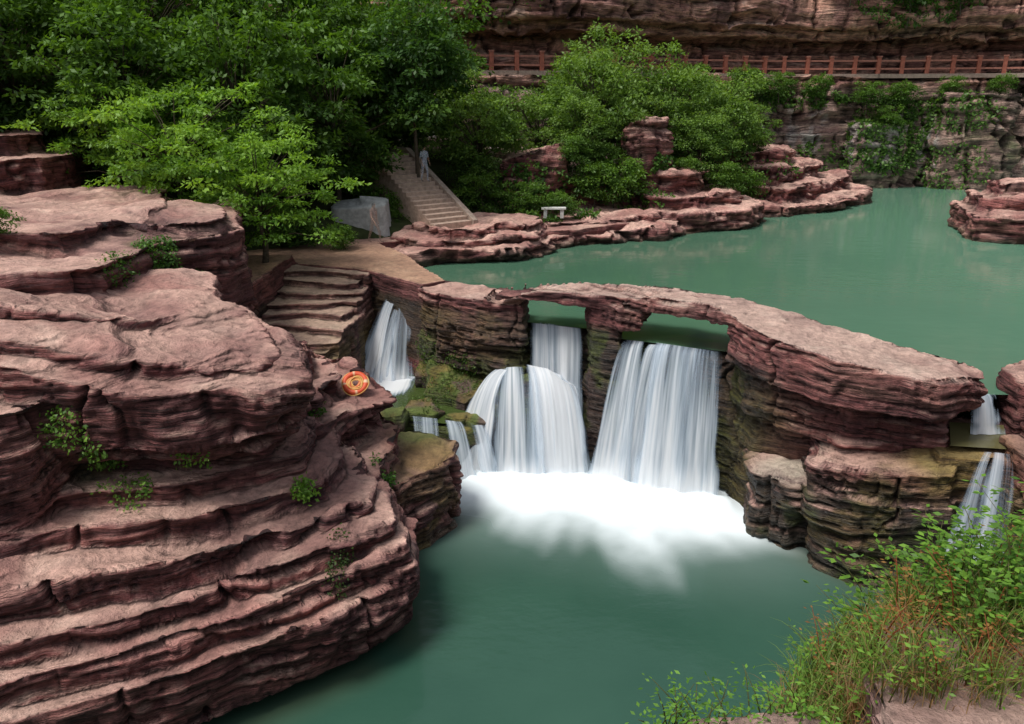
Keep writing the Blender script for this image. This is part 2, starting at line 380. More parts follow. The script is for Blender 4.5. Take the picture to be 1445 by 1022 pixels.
def paint_right(P,Q,col,wet):
    x,y,z=P.T
    n=fbm(x*1.4,y*1.4,z*.8,3,12)
    w=sst(2.9,2.0,z)*sst(.9,.4,Q[:,2])
    col=mixm(col,DRK*1.5,w*.85)
    col=mixm(col,MOSS*.7,w*sst(.5,.62,n)*.6)
    col=mixm(col,BRN*.7,sst(3.3,2.6,z)*sst(.54,.64,fbm(x*1.1,y*1.1,z*.9,3,18))*.6)
    m=np.exp(-(((x-9.9)/1.0)**2+((y-16.6)/1.0)**2))*sst(2.0,2.8,z)*sst(4.2,3.8,z)
    col=mixm(col,np.array((.20,.15,.03)),np.clip(m*1.3,0,.85))
    r=np.exp(-(((x-9)/1.0)**2+((y-18.0)/.8)**2))*(z<4)*sst(.4,.8,Q[:,2])
    col=mixm(col,np.array((.27,.10,.06)),np.clip(r,0,.8))
    wet=np.maximum(wet,np.maximum(w*.8,m*.6))
    b=np.exp(-(((x-6.9)/.8)**2+((y-18.2)/.7)**2))*sst(1.6,1.8,z)*sst(.5,.8,Q[:,2])
    col=mixm(col,np.array((.5,.42,.33)),np.clip(b*1.3,0,1))
    return col,wet
rock('right_rock_steps',[
 ([(6.15,18.4),(6.9,17.65),(7.7,17.6),(8,19),(6.4,19.6)],-1.2,1.95),
 ([(7.35,17.1),(8.0,16.3),(8.7,15.9),(9.8,15.8),(11,17.5),(9,18.9),(7.5,18.6)],-1.2,2.2),
 ([(7.25,17.2,2.7),(7.9,16.55,2.8),(8.7,16.1,2.9),(9.7,15.9,3.0),(11,17.5,3.4),(9,18.9,3.6),(7.7,18.7,3.3)],1.8,3.1),
 ([(9.6,16.3),(11.2,16.0),(12.2,18.4),(10.4,19.6)],-1,3.25),
 ([(8.8,15.3),(13,13.6),(15,18),(10,18)],-1.2,.35),
 ([(11.75,17.2),(13.5,16.3),(18,16.6),(18,19.0),(13,19.0),(11.9,18.4)],-1,4.65),
 ([(10.9,15.4),(11.2,16.7),(15,17.2),(17,13.0),(12.2,13.6),(11.2,14.4)],-1,3.6),
 ([(11.6,15.4),(11.6,16.7),(15,17.0),(17,13.0),(12.8,13.9)],3,4.2),
 ],.056,3,seed=33,amp=.11,thick=.40,tilt=(-.05,.04),big=.24,joint=.22,terr=.5,thin=.7,water=[(0,.8)],paint=paint_right)

def paint_ledge(P,Q,col,wet):
    x,y,z=P.T
    n=fbm(x*1.3,y*1.3,z*1.3,3,2)
    col=mixm(col,DRK*2.0,np.full(len(x),.75));col=mixm(col,MOSS*1.25,sst(.38,.50,n)*.85)
    col=mixm(col,BRN*1.25,sst(.46,.60,fbm(x*1.3,y*1.3,z*1.3,3,7))*.8*sst(.0,.5,Q[:,2]))
    return col,np.full(len(x),.5)
circ=lambda cx,cy,r,n=14,e=1:[(cx+r*math.cos(2*math.pi*i/n),cy+r*e*math.sin(2*math.pi*i/n)) for i in range(n)]
rock('mossy_ledge',[
 ([(-3.3,22.6),(-1.5,21.9),(-.2,22.4),(0,24),(-2,26),(-3.4,27.9),(-5.2,28.6),(-6.5,26),(-5,22.5)],-1.2,1.45),
 ([(-1.75,20.6),(-4,20.5),(-4.5,24),(-1.9,22.3)],-1.2,.9),
 ([(-2.7,24.0,2.0),(-1.5,23.1,1.9),(-.7,23.7,2.3),(-.6,25,2.8),(-1.8,25.8,2.9),(-2.8,25.2,2.6)],1,2.6),
 ([(-3.3,22.6,1.75),(-2.4,22.4,1.8),(-2.0,23.0,1.7),(-2.5,23.6,2.0),(-3.2,23.4,1.9)],.8,1.85),([(-2.0,22.3),(-1.5,22.1),(-1.3,22.7),(-1.9,22.9)],.8,1.78),
 ([(-3.3,25.3,2.0),(-2.6,25.2,2.2),(-2.7,26.2,2.6),(-3.3,26.6,2.3)],1,2.3),
 ([(-1.4,22.2),(-.8,21.9),(-.6,22.6),(-1.2,22.8)],.3,1.74),([(-4.1,22.0),(-3.3,21.9),(-3.2,22.6),(-4.1,22.8)],.5,1.95),
 ([(-6.0,22.6),(-5.3,23.3),(-5.6,24.8),(-7.5,26),(-7.5,22)],1,2.6),
 (circ(.45,23.3,1.05),-1.2,1.6),(circ(.45,23.35,.9),1,2.3),(circ(.5,23.4,.6),2,2.75),
 ],.055,4,seed=41,amp=.035,thick=.45,big=.24,joint=.05,terr=.2,rgk=4.0,bscale=.9,paint=paint_ledge)

def paint_path(P,Q,col,wet):
    x,y,z=P.T
    t=sst(.7,.93,Q[:,2])*sst(4.75,4.95,z)*sst(5.5,5.3,z)*sst(1,-2,x)*sst(36,33,y)
    col=mixm(col,np.array((.42,.25,.16)),t*.9)
    m=sst(4.2,3.4,z)*sst(.40,.56,fbm(x*1.2,y*1.2,z,3,5))
    col=mixm(col,BRN,m*.8)
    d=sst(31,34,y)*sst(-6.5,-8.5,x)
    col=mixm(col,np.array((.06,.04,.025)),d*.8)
    return col,wet
rock('stone_path',[
 ([(-3.0,26.2),(-2.3,26.9),(-3.0,28.6),(-4.2,31.5),(-5.8,34.6),(-2,36.5),(3,38.2),(12,45),(12,54),(-30,54),(-30,30),(-12,30),(-8.4,30.0),(-6.5,29.2),(-5.0,28.3)],-1,5.0),
 ([(-10.5,24.5),(-8.4,25),(-8.3,27),(-8.3,30),(-12,30)],2,5.3),
 ],.1,1,seed=52,amp=.06,thick=.3,big=.06,joint=.03,terr=.2,tilt=(0,0),warp=.2,water=[(4.2,.25)],paint=paint_path)
def paint_steps(P,Q,col,wet):
    x,y,z=P.T
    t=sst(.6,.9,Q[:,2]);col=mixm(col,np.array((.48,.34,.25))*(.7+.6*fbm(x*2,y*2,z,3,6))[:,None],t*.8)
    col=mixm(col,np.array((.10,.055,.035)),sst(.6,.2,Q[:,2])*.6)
    m=sst(3.9,3.0,z)*sst(.36,.52,fbm(x*1.2,y*1.2,z,3,5));col=mixm(col,BRN,m*.8)
    return col,wet
st=[];rs=random.Random(3)
for i in range(8):
    y=28.7-i*.72;z=4.92-i*.215
    xr=-5.15+(-.05*i)-.25*(i%3==1);pts=[]
    for k in range(7):
        t=k/6;xx=-8.3+(xr+8.3)*t;pts.append((xx,y+.30*math.sin(t*4.5+i*1.3)+rs.uniform(-.12,.12)-.3*t))
    st.append((pts+[(xr+.15,y+1.0),(-4.9,30.2),(-8.6,30.5)],1,z))
rock('natural_stone_steps',st+[([(-5.9,21.6),(-5.2,22.6),(-5.5,24.4),(-8.3,24.6),(-8.3,21.8)],1,3.2),([(-5.5,24.0),(-5.25,25.5),(-5.2,27.5),(-7,28)],1,2.6)],.05,1,seed=55,amp=.05,thick=.215,big=.10,joint=.06,terr=.15,tilt=(0,0),warp=.1,rgk=1.2,paint=paint_steps)

def paint_shore(P,Q,col,wet):
    x,y,z=P.T
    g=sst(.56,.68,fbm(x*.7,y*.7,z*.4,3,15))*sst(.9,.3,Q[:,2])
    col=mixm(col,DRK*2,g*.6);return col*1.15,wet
rock('shore_rock_ledges',[
 ([(-6.0,34.8),(-4.2,33.0),(-2.2,33.6),(.4,34.6),(1.6,36.2),(1.8,38.6),(-2.5,38.6),(-5.2,37)],3,4.75),
 ([(-5.4,35.6),(-3.8,34.2),(-1.6,34.6),(.8,35.8),(1.4,37.4),(1.5,39.5),(-2.5,39.6),(-4.8,37.8)],4,5.15),
 ([(-4.6,36.4),(-2.8,35.4),(-.6,36.0),(1.0,37.2),(1.5,40),(-2.5,40)],4,5.5),
 ([(1.6,37.5),(4.0,38.8),(7.4,39.8),(8.6,41.5),(8.5,44.5),(1.5,44)],3,4.8),
 ([(1.8,38.8),(4.0,39.8),(7.0,41.0),(8.0,42.8),(8,45),(1.5,45)],4,5.25),
 ([(6.5,42.5),(9,42.3),(12.6,43.6),(14.2,46.5),(13.5,50),(7,49)],3,5.2),
 ([(7.4,44),(10,43.8),(12.4,45.3),(13.2,48),(12.5,50),(7,49)],4,6.0),
 ([(7.2,45.8),(8.9,45.4),(10.6,46.4),(11.2,48),(11,50),(7,50)],4,7.1),
 ([(6.3,46.8),(7.6,46.0),(9.0,46.6),(9.3,48.5),(6.5,49)],4,7.9),
 ([(6.2,46.3,9.5),(7.6,45.6,10.1),(8.6,46.1,10.0),(8.9,48.2,9.9),(6.6,49,9.5)],7,9.7),
 ([(-.6,43.4,7.8),(.9,42.8,8.5),(2.6,43.3,8.9),(2.9,45,8.8),(0,46,8)],4,8.8),
 ([(3.0,44.6),(5.3,44.9),(5.5,48),(3,48)],4,6.8),
 ([(13.5,49),(16.5,48.2),(20.5,51.0),(24.8,56),(26.5,61),(16,62),(12,55)],3,4.9),
 ([(14.5,51),(17.2,50.6),(20,53.2),(23.6,57.4),(25,61),(16,62),(13,55)],4,5.8),
 ([(15.0,53),(17.4,52.4),(19.6,55),(22,58),(22,62),(14,62)],5,6.8),
 ([(15.6,54),(17.6,53.8),(19,56),(20,60),(14,62)],6,7.7),
 ],.11,2,seed=62,amp=.24,thick=.55,big=.6,joint=.4,bscale=.40,terr=.5,tilt=(.06,-.04),warp=1.5,thin=.75,rgk=1.2,water=[(4.2,.45)],paint=paint_shore)
rock('pool_boulder',[
 ([(22.8,39.6),(24.4,38.6),(30,39),(30,46),(24.6,45)],3,5.5),([(23.8,41),(25,40),(30,40.5),(30,46),(25,44.5)],5,6.2),([(25.2,41.5),(30,41.5),(30,46),(26,44.5)],6,6.9),
 ([(22.6,33.4),(24.4,32.6),(27,34),(24.4,36)],3,5.0)],.11,2,seed=64,amp=.2,thick=.55,big=.45,joint=.35,bscale=.4,thin=.7,water=[(4.2,.45)],paint=paint_shore)

CL=[(-40,52),(-25,55),(-12,57),(-3,58.5),(8,61),(14,65),(22,67),(31,66.5),(38,65),(46,61),(60,50)]
def off(path,d):
    r=[]
    for i,p in enumerate(path):
        a=path[max(i-1,0)];b=path[min(i+1,len(path)-1)]
        tx,ty=b[0]-a[0],b[1]-a[1];l=math.hypot(tx,ty);r.append((p[0]-ty/l*d,p[1]+tx/l*d))
    return r
def band(d,z0,z1,depth=9): 
    f=off(CL,d);b=off(CL,depth+3);return (f+b[::-1],z0,z1)
def paint_cliff(P,Q,col,wet):
    x,y,z=P.T
    g=sst(12.4,11.5,z)*.7
    col=mixm(col,np.array((.38,.28,.235)),g)
    s=sst(.5,.68,fbm(x*.55,y*.55,z*.07,3,25))*sst(12.8,11,z)
    col=mixm(col,np.array((.10,.08,.06)),s*.75)
    s=sst(.54,.64,fbm(x*.7,y*.7,z*.10,3,35))*sst(12,9,z)*sst(5,6.5,z)
    col=mixm(col,np.array((.62,.60,.56)),s*.7)
    s=sst(.54,.68,fbm(x*.5,y*.5,z*.06,3,45))*sst(15,17,z)
    col=mixm(col,np.array((.17,.105,.085)),s*.45)
    v=sst(.5,.62,fbm(x*.35,y*.35,z*.5,3,55))*(.2+.8*sst(.1,.5,Q[:,2]))*sst(13,11,z)
    col=mixm(col,np.array((.07,.105,.03)),v*.75)
    return col,wet
rock('canyon_cliff',[band(0,2,8.5),band(.6,8,11),band(.9,10.5,12.75),band(4.2,12,17),band(1.6,15.7,17.2),band(.4,16.4,20.5),band(1.4,20,24.5),band(2.2,24,30),band(4,29,36),
 ([(33.5,64.5),(36.5,63.5),(39,63.6),(40,67),(33.5,68)],3,11.6),([(16,64.2),(20,65.2),(24,65.2),(24,69),(15,68)],3,7.2),([(27,65),(31,65),(32,68),(27,68)],3,9.2),
 ],.19,1,seed=71,amp=.40,thick=1.3,tilt=(.03,0),big=.7,joint=.9,bscale=.16,terr=.7,warp=1.6,mat=M_rockfar,water=[(4.2,.5)],paint=paint_cliff,thin=.7,
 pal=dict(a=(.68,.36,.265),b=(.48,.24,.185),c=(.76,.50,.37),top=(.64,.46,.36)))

def paint_mound(P,Q,col,wet):
    return mixm(col,np.array((.26,.20,.17)),np.full(len(P),.5)),wet
rock('foreground_mound_rock',[
 ([(2.5,5.9),(3.0,6.9),(4.0,7.8),(5.5,8.5),(10,9.5),(10,2),(2.5,2)],-1,4.9,1.1),
 ([(3.3,6.2),(3.8,7.0),(5.0,7.8),(10,8.5),(10,2),(3.3,2)],4,5.7),
 ([(1.25,5.72,5.35),(1.6,5.95,5.5),(2.6,5.95,5.55),(3.0,5.8,5.5),(3.0,2,6),(1.2,2,6)],-1,5.5),
 ([(3.2,5.85),(4.6,5.95),(6,5.7),(6,2),(3.1,2)],4,5.62)],.05,4,seed=81,amp=.05,thick=.35,big=.12,joint=.06,terr=.4,paint=paint_mound)

# ------------------------------------------------------------------ ground sheet
xs=np.concatenate([np.linspace(-400,-60,18),np.arange(-58,70,1.2),np.linspace(72,400,18)])
ys=np.concatenate([np.linspace(-300,-12,14),np.arange(-10,90,1.2),np.linspace(92,500,20)])
X,Y=np.meshgrid(xs,ys);nx,ny=len(xs),len(ys)
xsb=np.interp(Y,[0,16,24,30,34,36,40,48,54,60,64],[-11,-12,-11,-10,-6,-2,2,6,9,12,14])
w=sst(0,3,xsb-X)
Z=-2+w*7.0+np.clip(xsb-X-3,0,60)*.22*w+ (fbm(X*.15,Y*.15,X*0,3,4)-.5)*1.0*w
Z=np.maximum(Z,-2+sst(70,78,Y)*36+sst(78,300,Y)*25);Z=np.maximum(Z,-2+sst(48,70,X)*36);Z=np.maximum(Z,-2+sst(-1,-12,Y)*11)
Z=np.where((Y>54)&(X<16),np.maximum(Z,5),Z)
G=np.stack([X.ravel(),Y.ravel(),Z.ravel()],1)
I=np.arange(nx*ny).reshape(ny,nx)
F=np.stack([I[:-1,:-1].ravel(),I[:-1,1:].ravel(),I[1:,1:].ravel(),I[1:,:-1].ravel()],1)
me=np_mesh('ground',G,F);c=np.zeros((len(G),3));c[:]=(.04,.05,.02)
set_col(me,'Col',c);me.materials.append(M_soil);link(bpy.data.objects.new('ground',me))

# ------------------------------------------------------------------ water
def water_mat(name,deep,shal,rough,foamy=False,scale=1.0):
    m,nt=newmat(name);out=N(nt,'ShaderNodeOutputMaterial');p=N(nt,'ShaderNodeBsdfPrincipled')
    g=N(nt,'ShaderNodeNewGeometry')
    n1=noise(nt,g.outputs['Position'],.25*scale,3,.5)
    c=mixc(nt,'MIX',ramp(nt,n1,[(.3,0.0),(.7,1.0)]),deep,shal)
    if scale<1:
        sp=N(nt,'ShaderNodeSeparateXYZ');L(nt,g.outputs['Position'],sp.inputs[0])
        mr=N(nt,'ShaderNodeMapRange',interpolation_type='SMOOTHSTEP');mr.inputs[1].default_value=4;mr.inputs[2].default_value=26;L(nt,sp.outputs[0],mr.inputs[0])
        c=mixc(nt,'MIX',mr.outputs[0],c,(.12,.26,.175))
    p.inputs['IOR'].default_value=1.33
    mp=N(nt,'ShaderNodeMapping');L(nt,g.outputs['Position'],mp.inputs[0]);mp.inputs['Scale'].default_value=(1,1.6,1)
    n2=noise(nt,mp.outputs[0],2.2*scale,3,.5)
    b=N(nt,'ShaderNodeBump');b.inputs['Strength'].default_value=.22;b.inputs['Distance'].default_value=.05
    L(nt,n2,b.inputs['Height']);L(nt,b.outputs[0],p.inputs['Normal'])
    p.inputs['Roughness'].default_value=rough
    if foamy:
        f=N(nt,'ShaderNodeAttribute',attribute_name='foam');s=N(nt,'ShaderNodeAttribute',attribute_name='shallow')
        c=mixc(nt,'MIX',s.outputs['Fac'],c,(.08,.085,.045))
        c=mixc(nt,'MIX',f.outputs['Fac'],c,(.78,.86,.89))
        r2=math_n(nt,'MULTIPLY_ADD',f.outputs['Fac'],.6);r2.node.inputs[2].default_value=rough
        L(nt,r2,p.inputs['Roughness'])
    L(nt,c,p.inputs['Base Color']);L(nt,p.outputs[0],out.inputs[0]);return m
xs=np.arange(-14,18,.1);ys=np.arange(-4,29,.1);X,Y=np.meshgrid(xs,ys)
def segd(X,Y,a,b):
    ax,ay=a;bx,by=b;dx,dy=bx-ax,by-ay;t=np.clip(((X-ax)*dx+(Y-ay)*dy)/(dx*dx+dy*dy),0,1)
    return np.hypot(X-ax-dx*t,Y-ay-dy*t),t
base=[(-1.2,21.2),(.2,21.2),(1.6,21.1),(3.0,20.7),(5.8,19.7)]
d=np.full(X.shape,99.)
for a,b in zip(base[:-1],base[1:]): d=np.minimum(d,segd(X,Y,a,b)[0])
dirn=np.arctan2(Y-24.5,X-2.6)
rays=vn(dirn*7,X*0,X*0,3)*.6+vn(dirn*17,d*.3,X*0,5)*.4
reach=1.6+1.15*np.exp(-((X-3.4)/1.5)**2)+.95*np.exp(-((X-.9)/.8)**2)+.3*np.exp(-((X-.1)/.6)**2)
dd=d/(reach*(.8+.45*rays))
foam=np.clip(1.5-dd,0,1.4)
foam=sst(-.05,1.3,foam*(.78+.44*fbm(X*1.8,Y*1.8,X*0,3,8)))*.98
foam+=.28*np.clip(1-d/5.8,0,1)**2
f2,_=segd(X,Y,(8.9,14.8),(10.2,15.3));foam=np.maximum(foam,np.clip(1-f2/.8,0,1)*.8)
foam=np.clip(foam,0,1)
# churned water heaps up softly where the falls land
Zp=foam**2*.12*(.5+fbm(X*1.0,Y*1.0,X*0,2,9))+.30*np.exp(-(d/.55)**2)*(.45+.9*fbm(X*1.7,Y*1.7,X*0,3,14))
sh=np.zeros(X.shape)
for a,b in [((-2.2,14.2),(-2.7,17)),((-2.7,17),(-3,19)),((-1.5,19),(-1.6,20.5)),((6.4,19),(8.2,16)),((8.2,16),(9,15)),((-4.5,12),(-3,13.2)),((-8,9),(-4.5,12))]:
    sh=np.maximum(sh,np.clip(1-segd(X,Y,a,b)[0]/.8,0,1)**1.5*.4)
nx,ny=len(xs),len(ys);I=np.arange(nx*ny).reshape(ny,nx)
F=np.stack([I[:-1,:-1].ravel(),I[:-1,1:].ravel(),I[1:,1:].ravel(),I[1:,:-1].ravel()],1)
me=np_mesh('lower_pool_water',np.stack([X.ravel(),Y.ravel(),Zp.ravel()],1),F)
set_f(me,'foam',foam.ravel());set_f(me,'shallow',sh.ravel())
me.materials.append(water_mat('lower_pool',(.024,.074,.050),(.036,.096,.066),.13,True));link(bpy.data.objects.new('lower_pool_water',me))
up=[(-3.4,28.2),(-3.45,27.75),(-4.3,28.2),(-4.9,29.5),(-6,33),(-7,37),(3,50),(12,66),(30,72),(50,68),(60,45),(40,20),(20,17.5),(11.7,17.7),(10.65,17.7),(9.5,18.2),(7.2,20.4),(6.1,20.75),(5.98,21.1),(3.25,22.35),(2.9,23),(2.25,23.5),(.45,24.25),(-.5,25),(-2.6,26.6)]
me=bpy.data.meshes.new('upper_pool_water');me.from_pydata([(a,b,4.2) for a,b in up],[],[tuple(range(len(up)))[::-1]]);me.update()
if me.polygons[0].normal.z<0: me.flip_normals()
me.materials.append(water_mat('upper_pool',(.054,.130,.082),(.082,.172,.112),.09,False,.5));link(bpy.data.objects.new('upper_pool_water',me))
def small_pool(name,pts,z,deep):
    me=bpy.data.meshes.new(name);me.from_pydata([(a,b,z) for a,b in pts],[],[tuple(range(len(pts)))]);me.update()
    if me.polygons[0].normal.z<0: me.flip_normals()
    me.materials.append(water_mat(name,deep,deep,.1));link(bpy.data.objects.new(name,me))
small_pool('ledge_pool_water',[(-3.6,22.6),(-1.7,22.1),(-.9,23.4),(-2,25.5),(-3.3,27.6),(-5,28),(-6,26),(-5,24)],1.60,(.05,.075,.02))
small_pool('basin_water',[(9.9,16.5),(11.1,16.3),(11.8,17.7),(10.6,17.9)],3.42,(.12,.11,.05))

def fall_mat():
    m,nt=newmat('falling_water');out=N(nt,'ShaderNodeOutputMaterial')
    uv=N(nt,'ShaderNodeUVMap',uv_map='UVMap');sep=N(nt,'ShaderNodeSeparateXYZ');L(nt,uv.outputs[0],sep.inputs[0])
    den=N(nt,'ShaderNodeAttribute',attribute_name='dens')
    def st(kx,ky,s,d=4):
        c=N(nt,'ShaderNodeCombineXYZ');L(nt,math_n(nt,'MULTIPLY',sep.outputs[0],kx),c.inputs[0]);L(nt,math_n(nt,'MULTIPLY',sep.outputs[1],ky),c.inputs[1])
        return noise(nt,c.outputs[0],s,d,.6)
    a=st(3.4,.16,1,3);b=st(10,.2,1,3)
    s=math_n(nt,'ADD',math_n(nt,'MULTIPLY',a,.6),math_n(nt,'MULTIPLY',b,.4))
    t=math_n(nt,'ADD',s,math_n(nt,'SUBTRACT',den.outputs['Fac'],.5))
    al=ramp(nt,t,[(.34,0.0),(.50,.50),(.62,.80),(.78,.97)])
    colr=ramp(nt,t,[(.38,(.40,.51,.64)),(.52,(.66,.76,.86)),(.68,(.90,.93,.96))])
    d=N(nt,'ShaderNodeBsdfDiffuse');L(nt,colr,d.inputs[0])
    tr=N(nt,'ShaderNodeBsdfTranslucent');L(nt,colr,tr.inputs[0])
    mx=N(nt,'ShaderNodeMixShader');mx.inputs[0].default_value=.25;L(nt,d.outputs[0],mx.inputs[1]);L(nt,tr.outputs[0],mx.inputs[2])
    tp=N(nt,'ShaderNodeBsdfTransparent');m2=N(nt,'ShaderNodeMixShader');L(nt,al,m2.inputs[0]);L(nt,tp.outputs[0],m2.inputs[1]);L(nt,mx.outputs[0],m2.inputs[2])
    L(nt,m2.outputs[0],out.inputs[0]);return m
M_fall=fall_mat()
def fall(name,sheets):
    Vs=[];Fs=[];UV=[];DN=[];b=0
    for lip,bas,d0,d1,sd,pw in sheets:
        lip=np.array(lip,float);bas=np.array(bas,float);nu,nv=90,44
        s=np.linspace(0,1,nu);t=np.linspace(0,1,nv);S,T=np.meshgrid(s,t)
        def pl(p): 
            q=np.linspace(0,1,len(p));return np.stack([np.interp(S,q,p[:,k]) for k in range(3)],-1)
        A,B=pl(lip),pl(bas)
        g=T**pw
        P=A.copy();P[...,:2]=A[...,:2]+(B-A)[...,:2]*g[...,None]
        P[...,2]=A[...,2]+(B-A)[...,2]*T
        W=np.linalg.norm(lip[-1]-lip[0])+1e-3;Wb=np.linalg.norm(bas[-1]-bas[0]);W=max(W,Wb*.8)
        dx,dy=(bas[-1]-bas[0])[:2]/(Wb+1e-6)
        H=abs(lip[0][2]-bas[0][2])
        n=((vn(S*W*3.2,T*.6,S*0,sd)-.5)*.34*np.sqrt(T)+(vn(S*W*10,T*.8,S*0,sd+1)-.5)*.10*T**.3)*min(1,H/2+.1)
        P[...,0]+=dy*n;P[...,1]+=-dx*n
        edge=np.minimum(S,1-S)*W
        dn=d0+(d1-d0)*T**.8+ .42*(vn(S*W*1.5,T*.3,S*0,sd+2)-.5)*(1-.4*T)
        dn=dn-.4*(1-sst(0,.25,edge+.1*(vn(T*5,S*0,S*0,sd+4)-.5)))
        if H>.6: dn=dn+.16*sst(.7,1,T)
        else: dn=dn-.5*sst(.5,1,T)
        Vs.append(P.reshape(-1,3));I=np.arange(nu*nv).reshape(nv,nu)+b
        Fs.append(np.stack([I[:-1,:-1].ravel(),I[1:,:-1].ravel(),I[1:,1:].ravel(),I[:-1,1:].ravel()],1))
        UV.append(np.stack([(S*W+sd*3.7).ravel(),(T*H+sd).ravel()],1));DN.append(dn.ravel());b+=nu*nv
    V=np.concatenate(Vs);F=np.concatenate(Fs);UV=np.concatenate(UV);me=np_mesh(name,V,F)
    u=me.uv_layers.new(name='UVMap');u.data.foreach_set('uv',UV[F.ravel()].astype(np.float32).ravel())
    set_f(me,'dens',np.concatenate(DN));me.materials.append(M_fall);return link(bpy.data.objects.new(name,me))
fall('waterfall',[
 ([(3.2,22.3,4.2),(3.9,22.0,4.22)],[(2.1,21.4,0),(3.5,20.8,0)],.48,.62,11,.6),
 ([(3.25,22.36,4.2),(3.85,22.1,4.22)],[(2.6,21.8,0),(3.6,21.3,0)],.40,.50,12,.6),
 ([(4.0,21.95,4.24),(5.95,20.98,4.2)],[(3.4,20.9,0),(5.8,19.8,0)],.43,.60,13,.5),
 ([(4.05,22.0,4.2),(5.95,21.05,4.2)],[(3.3,21.4,0),(5.8,20.35,0)],.40,.46,14,.5),
 ([(3.9,22.0,4.15),(4.6,21.7,4.2)],[(3.1,21.2,0),(4.1,20.7,0)],.46,.54,15,.5)])
fall('waterfall',[
 ([(.5,24.15,4.22),(2.15,23.4,4.22)],[(.55,23.55,2.3),(2.2,22.9,1.6)],.47,.54,21,.5),
 ([(.6,24.25,4.22),(2.15,23.5,4.22)],[(.5,23.8,2.2),(2.2,23.1,1.6)],.38,.44,22,.5),
 ([(.4,23.5,3.05),(1.1,23.2,3.0),(1.9,23.2,2.5)],[(.6,21.4,0),(1.5,21.4,0),(2.4,21.6,0)],.58,.66,23,.45),
 ([(-.4,23.6,2.9),(.1,23.3,3.03),(.9,23.2,3.05)],[(-.8,21.6,0),(.2,21.2,0),(1.2,21.2,0)],.46,.58,24,.40),
 ([(-.1,23.8,2.95),(-.4,23.5,2.9),(-.1,23.2,2.95)],[(-1.9,22.9,.3),(-1.6,21.8,0),(-.5,21.4,0)],.46,.58,25,.42),
 ([(-.3,23.5,2.9),(.5,23.3,2.95),(1.2,23.3,2.9)],[(-.8,22.0,0),(.3,21.6,0),(1.4,21.6,0)],.46,.5,27,.42),
 ([(.9,23.2,3.05),(1.5,23.2,2.8),(2.1,23.3,2.4)],[(1.0,21.5,0),(1.7,21.6,0),(2.5,22.0,0)],.54,.60,26,.5)])
fall('waterfall',[
 ([(-4.4,28.0,4.22),(-3.95,27.75,4.22)],[(-5.45,26.4,1.6),(-4.4,25.8,1.6)],.56,.72,31,.6),
 ([(-3.95,27.75,4.22),(-3.5,27.5,4.22)],[(-4.5,26.0,1.6),(-3.4,26.0,1.6)],.52,.66,32,.6),
 ([(-4.1,27.8,4.0),(-3.8,27.6,4.0)],[(-5.0,26.1,1.6),(-4.0,25.8,1.6)],.5,.7,33,.6),
 ([(-5.4,26.8,1.66),(-3.3,26.3,1.66)],[(-5.2,24.4,1.63),(-3.4,24.0,1.63)],.95,.8,34,1)])
fall('cascade',[
 ([(-3.2,22.55,1.72),(-2.1,22.25,1.72)],[(-3.0,21.5,.3),(-1.9,21.1,.05)],.48,.56,41,.5),
 ([(-2.1,22.2,1.72),(-1.4,22.0,1.72)],[(-1.8,21.1,.05),(-.9,20.9,.05)],.54,.62,42,.45),
 ([(-1.4,22.1,1.72),(-.8,22.3,1.72)],[(-1.0,21.1,.05),(-.2,21.1,.05)],.52,.62,43,.5)])
fall('waterfall',[
 ([(10.8,17.7,4.22),(11.55,17.7,4.22)],[(10.7,17.2,3.43),(11.5,17.1,3.43)],.56,.70,51,.5),
 ([(10.3,16.1,3.46),(11.0,16.0,3.46)],[(9.0,14.9,.3),(10.3,14.6,.2)],.49,.66,52,.55),
 ([(10.5,16.1,3.46),(11.1,15.9,3.46)],[(9.7,15.0,.3),(10.7,14.6,.2)],.52,.62,53,.5)])

# ------------------------------------------------------------------ vegetation
def leaf_arrays(rng,Pc,Dn,up,size,asp,col):
    n=len(Pc);d=Dn/np.linalg.norm(Dn,axis=1,keepdims=True)
    s=np.cross(d,up);s/=np.linalg.norm(s,axis=1,keepdims=True)+1e-9
    nn=np.cross(s,d)
    l=size[:,None]
    A=Pc;B=Pc+d*l*.5+s*l*asp*.5-nn*l*.06;C=Pc+d*l-nn*l*.12;E=Pc+d*l*.5-s*l*asp*.5-nn*l*.06
    V=np.stack([A,B,C,E],1).reshape(-1,3);F=np.arange(4*n).reshape(n,4)
    return V,F,np.repeat(col,4,axis=0)
def foliage(rng,centres,crad,nper,lsize,c_dark,c_lite,flat=.4,bright=None,asp=.5):
    k=len(centres);C=np.repeat(centres,nper,axis=0);R=np.repeat(crad,nper)
    n=len(C);g=rng.normal(size=(n,3));g/=np.linalg.norm(g,axis=1,keepdims=True);g*=rng.random((n,1))**.45
    o=g*R[:,None];o[:,2]*=flat;o[:,2]-=.35*(o[:,0]**2+o[:,1]**2)/np.maximum(R,.01)
    P=C+o
    D=g.copy();D[:,2]*=.3;D+=rng.normal(size=(n,3))*.45;D[:,2]-=.15
    up=np.tile(np.array([0,0,1.]),(n,1))+rng.normal(size=(n,3))*.45
    br=np.repeat(rng.random(k) if bright is None else bright,nper)
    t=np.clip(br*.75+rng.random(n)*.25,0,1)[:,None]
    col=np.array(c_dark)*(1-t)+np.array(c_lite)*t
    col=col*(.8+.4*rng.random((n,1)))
    return leaf_arrays(rng,P,D,up,lsize*(.6+.8*rng.random(n)),asp,col)
